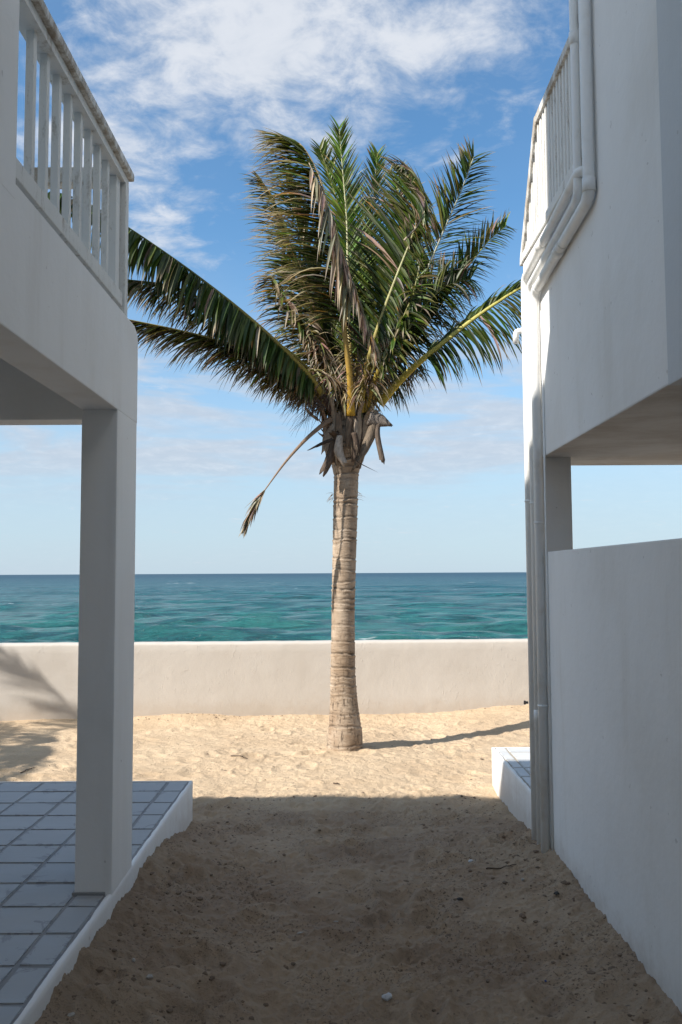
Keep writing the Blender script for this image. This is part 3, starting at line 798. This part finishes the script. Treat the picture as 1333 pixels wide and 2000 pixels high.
PY = 9.12
def pp(px, py, dy=0.0): return at(px, py, Y=PY + dy)
def main_palm():
    base = pp(674, 1462); bz = sand_z(base.x, PY) - .12
    root = empty('palm_tree', (base.x, PY, sand_z(base.x, PY)), 'coconut palm with ringed trunk and windblown fronds standing in the sand before the wall', 'palm tree')
    prof = []
    for (xl, xr, y) in ((636, 711, 1475), (638, 709, 1455), (641, 708, 1430), (643, 703, 1400), (645, 699, 1370), (646, 695, 1320), (647, 694, 1260), (648, 693, 1200), (649, 695, 1120), (650, 697, 1060), (651, 699, 1000), (653, 701, 930), (648, 706, 905), (642, 712, 880), (640, 720, 850), (650, 712, 825), (655, 705, 800)):
        c = pp((xl + xr) / 2, y); a = pp(xl, y); b = pp(xr, y); prof.append((c.z, c.x, PY + .02, (b.x - a.x) / 2))
    prof = [(prof[0][0] - .15, prof[0][1], PY + .02, prof[0][3] * 1.05)] + prof
    trunk(root, (root.location.x, root.location.y, root.location.z), prof)
    def F(pts, **k):
        k['n'] = int(k.get('n', 80) * 1.5); k['w'] = k.get('w', .036) * 1.0
        return frond(root, [pp(*q) for q in pts], **k)
    dead = (TAN, BROWN, TAN)
    # ---- back of the crown
    F([(690, 800, .05), (684, 690, .25), (680, 560, .45), (678, 440, .6), (670, 335, .7), (663, 252, .75)], n=95, L=(.3, .62, .22), A=(-1, 0, .45), B=(1, 0, .45), fwd=1.05, droop=.2, w=.027,
      cols=(BGREEN, GREEN, BGREEN), tips=(GREYG, OLIVE), dry=.02, start=.18, single=10, scol=((.42, .27, .035), (.42, .42, .22)), jit=.10, label='upright bright green frond at the top of the crown')
    F([(700, 800, .05), (708, 680, .4), (718, 540, .7), (728, 415, .85), (738, 300, .9)], n=80, L=(.3, .55, .20), A=(-1, 0, .4), B=(1, 0, .4), fwd=1.0, droop=.22, w=.028,
      cols=(BGREEN, (.16, .24, .03), GREEN), dry=.05, start=.2, single=8, jit=.12)
    F([(695, 800, .05), (700, 660, .5), (690, 500, .8), (655, 380, 1.0), (625, 290, 1.1)], n=80, L=(.3, .6, .20), A=(-1, 0, .4), B=(1, 0, .3), fwd=.9, droop=.2,
      cols=(GREEN, DGREEN, BGREEN), dry=.05, start=.2, single=8)
    F([(700, 800, .0), (730, 690, .35), (765, 570, .6), (795, 450, .75), (770, 345, .8)], n=80, L=(.35, .7, .25), A=(-1, .0, .35), B=(1, 0, .1), fwd=.8, droop=.3,
      cols=(GREEN, BGREEN, DGREEN), dry=.12, start=.2, single=8)
    F([(668, 800, .2), (640, 690, .55), (615, 570, .75), (585, 450, .85), (560, 360, .85)], n=100, L=(.5, .72, .3), A=(-1, 0, .15), B=(.4, 0, .9), fwd=.4, droop=.25,
      cols=(DGREEN, DGREEN, GREEN), tips=(BROWN, TAN), dry=.1, start=.12, single=6, wind=(-.2, 0, 0))
    F([(690, 800, .2), (720, 700, .6), (745, 600, .8), (770, 520, .9), (800, 460, .9)], n=100, L=(.4, .6, .3), A=(-.9, 0, .3), B=(.9, 0, -.2), fwd=.4, droop=.35,
      cols=(DGREEN, DGREEN, OLIVE), tips=(BROWN, BROWN), dry=.12, start=.12)
    F([(685, 800, .2), (660, 700, .6), (625, 620, .8), (590, 560, .9), (550, 520, .9)], n=100, L=(.4, .6, .3), A=(-.9, 0, .1), B=(.6, 0, .7), fwd=.4, droop=.4,
      cols=(DGREEN, OLIVE, BROWN), tips=(BROWN, TAN), dry=.25, start=.12)
    # ---- right side, back
    F([(715, 800, .05), (765, 680, .3), (820, 560, .4), (865, 455, .4), (902, 370, .35), (926, 306, .3)], n=95, L=(.45, .72, .26), A=(-.75, 0, .75), B=(.95, .1, -.25), fwd=.55, droop=.30, lb=.95, w=.030,
      cols=(GREEN, DGREEN, OLIVE), tips=(TAN, BROWN), dry=.05, start=.2, single=11, scol=((.4, .28, .05), (.42, .44, .34)), label='dark frond with a pale midrib rising to the upper right')
    F([(720, 800, .05), (780, 710, .35), (850, 610, .5), (915, 520, .5), (955, 470, .45), (990, 440, .4)], n=85, L=(.4, .52, .20), A=(-.4, 0, 1), B=(.55, .1, -.8), fwd=.6, droop=.25, lb=.8, w=.028,
      cols=(GREEN, OLIVE, BGREEN), dry=.08, start=.25, single=8, scol=((.4, .3, .06), (.40, .42, .12)), tips=(OLIVE, BROWN))
    F([(715, 800, -.02), (765, 700, .2), (820, 610, .3), (870, 560, .35), (920, 545, .4)], n=85, L=(.5, .62, .3), A=(-.3, 0, .9), B=(.4, -.1, -.9), fwd=.45, droop=.75, curl=.12,
      cols=(DGREEN, DGREEN, GREEN), tips=(BROWN, BROWN), dry=.12, start=.2, single=6)
    # ---- left mass, back frond then the big folded front frond
    F([(672, 800, .1), (650, 700, .35), (612, 600, .5), (570, 490, .5), (535, 400, .45), (505, 350, .4)], n=100, L=(.6, .8, .3), A=(-1, 0, .0), B=(-.35, -.3, .75), fwd=.35, droop=.28, la=.8, lb=.5,
      cols=(DGREEN, GREEN, OLIVE), tips=(TAN, BROWN, GREYG), dry=.16, start=.14, single=11, tipat=.62, wind=(-.25, 0, 0))
    F([(670, 800, .0), (640, 720, .05), (600, 650, .05), (560, 590, .05), (530, 540, .05)], n=95, L=(.55, .6, .3), A=(-1, 0, -.25), B=(.5, -.2, -.8), fwd=.35, droop=.5, la=.9, lb=.7,
      cols=(OLIVE, GREEN, TAN), tips=(TAN, BROWN), dry=.3, start=.12, single=6, tipat=.55, curl=.06, wind=(-.2, 0, 0))
    F([(686, 812, -.22), (684, 740, -.32), (672, 640, -.42), (660, 540, -.5), (645, 440, -.52), (625, 350, -.5), (590, 285, -.4), (555, 272, -.3)], n=125, L=(.55, 1.0, .45), A=(-1, .1, .10), B=(-.9, -.35, .15), fwd=.12,
      droop=.22, la=.92, lb=.78, cols=(GREEN, OLIVE, OLIVE, GREYG), tips=(TAN, TAN, BROWN), dry=.24, start=.30, single=16, tipat=.62, wind=(-.35, 0, 0), w=.036, jit=.13, stalk=(.036, .009),
      scol=((.50, .30, .03), (.34, .26, .14)), label='large frond with yellow stalk, all its leaflets blown to the left')
    # dry leaflets hanging off the same stalk
    F([(686, 590, -.60), (672, 520, -.64), (655, 450, -.66), (636, 390, -.64), (604, 318, -.58)], n=15, L=(.40, .58, .30), A=(-.32, -.2, -1), B=(-.1, -.2, -1), fwd=-.2, droop=.4, la=1, lb=.8,
      cols=dead, tips=(TAN, BROWN), dry=.8, start=.02, w=.036, jit=.12, stalk=(.012, .005), scol=(TAN, TAN), single=6, label='withered tan leaflets hanging beside the yellow stalk')
    F([(738, 690, -.5), (712, 620, -.60), (688, 550, -.64), (664, 480, -.66), (648, 420, -.64)], n=20, L=(.22, .34, .25), A=(-.2, -.2, -1), B=(.28, -.2, -1), fwd=-.7, droop=.2, la=1, lb=.9,
      cols=dead, tips=(TAN, BROWN), dry=.8, start=.02, w=.030, jit=.12, stalk=(.020, .006), scol=(TAN, TAN), label='broken dry frond tip folded down across the crown')
    # ---- front centre right frond
    F([(704, 805, -.15), (716, 720, -.3), (742, 630, -.42), (775, 540, -.48), (806, 460, -.46), (826, 392, -.38), (815, 350, -.25)], n=120, L=(.7, .92, .45), A=(-.85, .2, .65), B=(.25, -.2, -.9), fwd=.30, droop=.10, la=1.0, lb=.34,
      cols=(GREEN, DGREEN, GREYG, GREEN), tips=(TAN, BROWN, OLIVE), dry=.08, start=.22, single=14, tipat=.80, scol=((.42, .30, .05), (.36, .36, .16)), jit=.10, wind=(-.12, 0, .1), label='broad frond leaning right whose leaflets sweep up to the left')
    F([(790, 470, -.5), (822, 430, -.5), (828, 380, -.42), (800, 330, -.3), (760, 318, -.2)], n=30, L=(.25, .36, .25), A=(-.5, -.1, .8), B=(.15, -.2, -1), fwd=.5, droop=.3, la=.8, lb=.6,
      cols=(OLIVE, GREEN, GREYG), dry=.22, start=.0, w=.03, stalk=(.012, .006), scol=(TAN, BROWN))
    F([(712, 805, -.12), (735, 735, -.3), (770, 660, -.45), (805, 580, -.55), (825, 500, -.5)], n=42, L=(.35, .42, .25), A=(-.25, -.1, -.9), B=(.4, -.2, -.8), fwd=.7, droop=.5, la=.6, lb=.9,
      cols=(GREEN, (.16, .20, .07), DGREEN), tips=(TAN, OLIVE), dry=.1, start=.3, single=6, tipat=.7, curl=.08)
    # ---- left arms
    F([(655, 808, -.1), (607, 738, -.3), (535, 664, -.55), (470, 606, -.7), (405, 554, -.85), (339, 505, -1.0), (250, 444, -1.15), (170, 396, -1.25), (100, 372, -1.35)], n=125, L=(.32, .52, .30), A=(-.10, .30, -1), B=(-.12, -.42, -.85), fwd=.12, droop=.45,
      cols=(DGREEN, DGREEN, GREEN), tips=(BROWN, TAN, DGREEN), dry=.03, start=.12, single=18, tipat=.80, w=.043, jit=.09, stalk=(.038, .005), scol=((.40, .29, .045), (.06, .08, .02)), label='long dark frond arching down to the left with leaflets hanging like a curtain')
    F([(650, 800, .0), (585, 735, -.2), (510, 665, -.4), (430, 605, -.6), (340, 560, -.8), (240, 545, -1.0)], n=110, L=(.35, .55, .3), A=(-.45, .3, -.8), B=(-.5, -.3, -.75), fwd=.4, droop=.5,
      cols=(OLIVE, GREEN, TAN), tips=(TAN, BROWN), dry=.18, start=.12, single=8, tipat=.6, curl=.05)
    F([(655, 805, -.02), (600, 757, -.2), (530, 709, -.4), (450, 672, -.6), (350, 645, -.85), (240, 622, -1.1)], n=110, L=(.32, .50, .3), A=(-.5, .3, -.55), B=(-.55, -.25, -.5), fwd=.6, droop=.38,
      cols=(OLIVE, (.20, .21, .045), BROWN), tips=(BROWN, TAN), dry=.18, start=.12, single=8, tipat=.62, scol=((.42, .33, .06), (.36, .30, .09)), label='lowest olive frond on the left with browned leaflet tips')
    F([(660, 800, .0), (620, 740, .0), (570, 690, -.25), (520, 660, -.4), (470, 660, -.5)], n=90, L=(.35, .48, .3), A=(-.4, .3, -.9), B=(-.1, -.3, -1), fwd=.3, droop=.7,
      cols=(TAN, OLIVE, BROWN), tips=(TAN, BROWN), dry=.5, start=.1, w=.026, curl=.10)
    # ---- right arm
    F([(742, 788, -.1), (800, 725, -.25), (868, 668, -.4), (940, 612, -.5), (1020, 560, -.6), (1090, 520, -.65)], n=85, L=(.42, .62, .4), A=(.25, .2, .9), B=(.25, -.2, -.95), fwd=.50, droop=.75, la=.50, lb=1.05,
      cols=(DGREEN, DGREEN, GREEN), tips=(BROWN, BROWN, TAN), dry=.05, start=.30, single=12, curl=.12, tipat=.75, stalk=(.046, .012), scol=((.50, .38, .05), (.46, .42, .10)), jit=.10, w=.030, label='arching frond on the right with a bright yellow stalk and curling tips')
    # short dry inner fringe round the heart
    for (x1, y1, x2, y2, dy) in ((640, 690, 600, 640, .0), (730, 700, 770, 640, .1), (700, 700, 690, 640, -.2), (760, 740, 820, 720, .2), (720, 740, 745, 690, -.25), (650, 740, 610, 720, -.2)):
        F([(690, 790, 0), (x1, y1, dy), (x2, y2, dy)], n=44, L=(.28, .36, .2), A=(-.7, -.2, -.6), B=(.7, -.2, -.6), fwd=.3, droop=.6, cols=(TAN, BROWN, OLIVE), dry=.6, start=.05, w=.020, curl=.14, jit=.35,
          stalk=(.022, .006), scol=((.46, .33, .06), TAN), label='short withered frond in the heart of the crown')
    # bare yellow stalks in the heart of the crown
    for pts, r in (([(668, 800, .02), (664, 740, .02), (662, 690, .1)], .024), ([(706, 800, .05), (712, 750, .1), (716, 700, .2)], .022), ([(644, 790, .1), (618, 745, .12), (600, 715, .15)], .018)):
        bm = bmesh.new(); cl = bm.verts.layers.float_color.new('tint'); P = catmull([pp(*q) for q in pts], 14); tube(bm, P, [r * (1 - .5 * i / 14) for i in range(15)], 8)
        for v in bm.verts: v[cl] = (.48, .36, .08, 1)
        link('stalk', bm, 'rachis', root)
    # ---- dead hanging frond
    F([(648, 818, -.15), (628, 832, -.25), (596, 860, -.35), (560, 900, -.42), (530, 940, -.48), (508, 972, -.5), (494, 1000, -.5), (482, 1028, -.5)], n=24, L=(.22, .30, .16), A=(-.8, 0, -.55), B=(-.35, -.2, -1), fwd=.9, droop=.1, la=.9, lb=.8,
      cols=(TAN, BROWN, (.30, .19, .13)), tips=(TAN, BROWN), dry=.6, start=.72, w=.020, jit=.16, stalk=(.030, .003), scol=((.23, .155, .10), (.25, .17, .11)), label='dead brown frond hanging down to the left, stripped but for its tip')
    # ---- fibrous boots and husks round the top of the trunk
    r_ = random.Random(31); cx = pp(676, 850).x
    zb = {q: pp(676, q).z for q in (915, 880, 850, 820, 795, 770)}
    for i in range(54):
        a = math.radians(r_.uniform(150, 390) if i % 4 else r_.uniform(30, 150)); lean = r_.uniform(-.25, .25); out = r_.uniform(.0, .035)
        y0 = r_.choice((915, 905, 890, 880, 870)); top = r_.choice((850, 830, 815, 800, 790, 775))
        pts = []
        for k in range(5):
            f = k / 4; py = y0 + (top - y0) * f; z = pp(676, py).z
            rad = float(np.interp(py, (780, 810, 850, 880, 905, 915), (.235, .225, .222, .200, .158, .140))) + out * f + .004 + .012 * math.sin(i)
            aa = a + lean * f * .6; pts.append((cx + rad * math.cos(aa), PY + .02 + rad * math.sin(aa), z))
        w0 = r_.uniform(.04, .10); g = r_.uniform(.55, 1.15); c = r_.choice(((.36, .28, .20), (.24, .17, .115), (.42, .34, .26), (.15, .105, .075)))
        if r_.random() < .3: pts[-1] = (pts[-1][0] + .06 * math.cos(a), pts[-1][1] + .06 * math.sin(a), pts[-1][2] - .01)
        sheath(root, pts, (w0 * .5, w0, w0 * .9, w0 * r_.uniform(.2, .7)), tuple(x * g for x in c), .12, 'leaf_base', i, (math.cos(a), math.sin(a), 0))
    for i, (b, w_, c_) in enumerate(((((652, 830), (642, 860), (636, 884)), (.05, .13, .07), (.34, .27, .20)), (((650, 860), (644, 895), (630, 925)), (.05, .08, .07), (.13, .095, .07)),
                                     (((735, 800), (728, 840), (708, 885), (690, 917)), (.05, .10, .08, .01), (.21, .165, .12)), (((742, 815), (738, 850), (748, 902)), (.03, .05, .05), (.17, .13, .10)),
                                     (((722, 814), (746, 822), (766, 831)), (.17, .13, .004), (.20, .17, .145)), (((650, 858), (630, 866), (606, 878)), (.03, .025, .008), (.06, .045, .035)),
                                     (((664, 850), (662, 880), (674, 906)), (.05, .09, .05), (.50, .43, .36)), (((692, 845), (696, 870), (692, 900)), (.05, .07, .02), (.10, .07, .05)))):
        sheath(root, [pp(*q, -.20 - .012 * i) for q in b], w_, c_, .3, 'husk', 20 + i)
    bm = bmesh.new(); cl = bm.verts.layers.float_color.new('tint'); P = catmull([pp(656, 815, -.1), pp(636, 780, -.18), pp(608, 748, -.22), pp(580, 724, -.25)], 18)
    tube(bm, P, [.034, .04, .044, .046, .046, .044, .042, .038, .034, .03, .028, .026, .022, .020, .016, .013, .010, .008, .005], 10)
    for v in bm.verts: v[cl] = (.075, .045, .035, 1)
    link('flower_sheath', bm, 'fibre', root)
    strands(root, 'flower_strands', [pp(640, 800, -.25), pp(620, 775, -.3), pp(595, 755, -.3)], (.13, .095, .075), 75, .42, (-1, -.1, -.05), .0032, 1.5)
    strands(root, 'fibre_wisps', [pp(655, 885, -.16), pp(690, 860, -.22), pp(705, 880, -.16)], (.34, .26, .18), 34, .22, (0, -.4, -.3), .0022, 2.0, 9)
    strands(root, 'fibre_wisps', [pp(650, 960, -.12), pp(651, 975, -.12)], (.30, .22, .15), 9, .10, (-.8, -.4, -.2), .0025, 1.0, 11)
    strands(root, 'fibre_wisps', [pp(700, 960, -.10), pp(700, 975, -.1)], (.26, .2, .15), 7, .08, (.8, -.4, .1), .0022, 1.0, 12)
    return root
main_palm()

def side_palm():
    """second palm out of frame on the left: it throws the soft shadows on the wall and the sand"""
    bx, by, hz = -9.6, 6.5, 4.9
    bz = sand_z(bx, by)
    root = empty('palm_tree', (bx, by, bz), 'tall palm beyond the left house whose shadow falls on the beach wall', 'palm tree')
    trunk(root, (bx, by, bz), [(bz - .2, bx, by, .2), (bz + .5, bx, by, .15), (3, bx + .1, by, .12), (hz, bx + .25, by, .12)], 5)
    c = Vector((bx + .25, by, hz)); r_ = random.Random(4)
    for k in range(9):
        a = k / 9 * 6.283 + r_.uniform(-.2, .2); el = r_.uniform(-.1, 1.0); Lf = r_.uniform(1.9, 2.5)
        h = Vector((math.cos(a), math.sin(a), 0)); pts = [c + h * (Lf * s * math.cos(el * (1 - s * .5))) + Vector((0, 0, Lf * (s * math.sin(el) - .55 * s * s))) for s in (0, .25, .5, .75, 1)]
        sd = h.cross(Vector((0, 0, 1)))
        frond(root, pts, n=60, L=(.4, .6, .25), A=tuple(sd + Vector((0, 0, -.4))), B=tuple(-sd + Vector((0, 0, -.4))), fwd=.5, droop=.4, start=.15)
    return root
side_palm()

# ------------------------------------------------------------------ small things lying on the sand
def lump(bm, c, r, rnd, flat=.7):
    geo = bmesh.ops.create_icosphere(bm, subdivisions=1, radius=r)
    R = Matrix.Rotation(rnd.uniform(0, 6.28), 3, 'Z')
    for v in geo['verts']:
        q = R @ (v.co * rnd.uniform(.7, 1.25)); q.z *= flat; q.x *= 1.2; v.co = q + c
def clods():
    r_ = random.Random(21); bm = bmesh.new()
    def add(x, y, r): lump(bm, Vector((x, y, sand_z(x, y) - r * .05)), r, r_)
    for _ in range(1900):
        y = 2.9 + 4.4 * r_.random() ** 1.2; u = r_.random()
        if u < .38: x = XL + .05 + abs(r_.gauss(0, .38))
        elif u < .66: x = XR - .05 - abs(r_.gauss(0, .32))
        else: x = r_.uniform(XL + .05, XR - .05)
        if not (XL + .03 < x < XR - .03): continue
        add(x, y, min(.017, .0025 + r_.expovariate(1 / .0032)))
    for _ in range(160):
        x = r_.uniform(-3, 2.4); y = r_.uniform(7.3, wall_y(x) - .05); add(x, y, min(.016, .004 + r_.expovariate(1 / .003)))
    for _ in range(70):
        x = -r_.uniform(.6, 3.2); add(x, wall_y(x) - abs(r_.gauss(0, .10)) - .02, r_.uniform(.004, .013))
    o = link('sand_clods', bm, 'clod'); tag(o, 'dark crumbs and clods of sand scattered in the shaded passage', 'clods', kind='stuff')
clods()
def shard(name, px, py, size, m, label, cat, seed, thick=.006, aspect=.6, rot=None):
    r_ = random.Random(seed); p = at(px, py, Z=.05)
    for _ in range(3): p = at(px, py, Z=sand_z(p.x, p.y))
    bm = bmesh.new(); n = 9; size *= .65; thick *= .5
    ring = [(math.cos(a) * size * r_.uniform(.6, 1.1), math.sin(a) * size * aspect * r_.uniform(.6, 1.1)) for a in (6.283 * k / n for k in range(n))]
    top = [bm.verts.new((x, y, thick + .15 * thick * r_.uniform(-1, 1))) for x, y in ring]; bot = [bm.verts.new((x * 1.05, y * 1.05, 0)) for x, y in ring]
    c = bm.verts.new((0, 0, thick * 1.9))
    for i in range(n):
        j = (i + 1) % n; bm.faces.new((top[i], top[j], c)); bm.faces.new((bot[i], bot[j], top[j], top[i]))
    bm.faces.new(bot[::-1])
    o = link(name, bm, m); o.location = p + Vector((0, 0, .002)); o.rotation_euler = (r_.uniform(.05, .45), r_.uniform(-.3, .3), r_.uniform(-.6, .6) if rot is None else rot)
    return tag(o, label, cat, 'bits and pieces lying on the shaded sand')
shard('shell_fragment', 657, 1801, .024, 'shell', 'thin white sliver lying in the middle of the shaded sand', 'shell', 1, .005, .3, 0)
shard('shell_fragment', 586, 1823, .026, 'shell', 'flat pale flake just left of the thin white sliver', 'shell', 2, .005, .35, .2)
shard('shell_fragment', 293, 1909, .024, 'shell', 'white curved chip near the left curb, close to the camera', 'shell', 3, .010, .8)
shard('shell_fragment', 262, 1877, .016, 'shell', 'small cream pebble-like chip beside the left curb', 'shell', 4, .010, .9)
shard('plastic_scrap', 757, 1950, .034, 'plastic', 'crumpled greyish scrap at the bottom of the picture', 'litter', 5, .018, .8)
shard('plastic_scrap', 920, 1683, .028, 'plastic', 'clouded scrap on the sand left of the drain pipes', 'litter', 6, .012, .7)
shard('shell_fragment', 1021, 1719, .018, 'shell', 'pale round chip on the sand in front of the drain pipes', 'shell', 7, .010, .8)
shard('shell_fragment', 140, 1984, .028, 'shell', 'broken pale tile chip at the foot of the left curb in the lower left corner', 'shell', 8, .010, .6)
shard('stone', 899, 1758, .032, 'stone', 'long dark stone right of the centre of the shaded sand', 'stone', 9, .016, .4, -.2)
shard('stone', 624, 1745, .014, 'stone', 'small dark stone just above the white sliver', 'stone', 10, .008, .5)
shard('stone', 1087, 1747, .024, 'stone', 'rounded brown stone on the sand by the right wall', 'stone', 11, .018, .8)
shard('plastic_scrap', 1066, 1918, .010, 'blue', 'tiny blue plastic bit near the right wall close to the camera', 'litter', 12, .008, .8)
def twig(px, py, px2, py2, r, label, seed):
    r_ = random.Random(seed)
    def g(a, b):
        p = at(a, b, Z=.05)
        for _ in range(3): p = at(a, b, Z=sand_z(p.x, p.y))
        return p
    a, b = g(px, py), g(px2, py2); pts = []
    for i in range(9):
        q = a.lerp(b, i / 8) + Vector((r_.uniform(-1, 1), r_.uniform(-1, 1), 0)) * (b - a).length * .04; q.z = sand_z(q.x, q.y) + r * .8 + .004 * r_.random(); pts.append(q)
    bm = bmesh.new(); c = a.copy(); tube(bm, [q - c for q in pts], [r * (1 - .5 * i / 8) for i in range(9)], 6)
    m_ = pts[5] - c; e = m_ + (b - a).cross(Vector((0, 0, 1))) * .22 + (b - a) * .12; e.z = m_.z + .008; tube(bm, [m_, (m_ + e) / 2 + Vector((0, 0, .003)), e], [r * .6, r * .5, r * .3], 5)
    o = link('twig', bm, 'twig'); o.location = c; tag(o, label, 'twig', 'twigs lying on the sand')
twig(452, 1480, 485, 1483, .006, 'dark twig on the sunlit sand left of the palm trunk', 1)
twig(948, 1697, 1010, 1690, .004, 'thin dark twig on shaded sand left of the drain pipes', 2)
twig(652, 1531, 664, 1533, .007, 'short dark stub of twig just past the shadow edge, in the sun', 3)
twig(42, 1510, 66, 1500, .005, 'thin stick on the sand beyond the left terrace', 4)
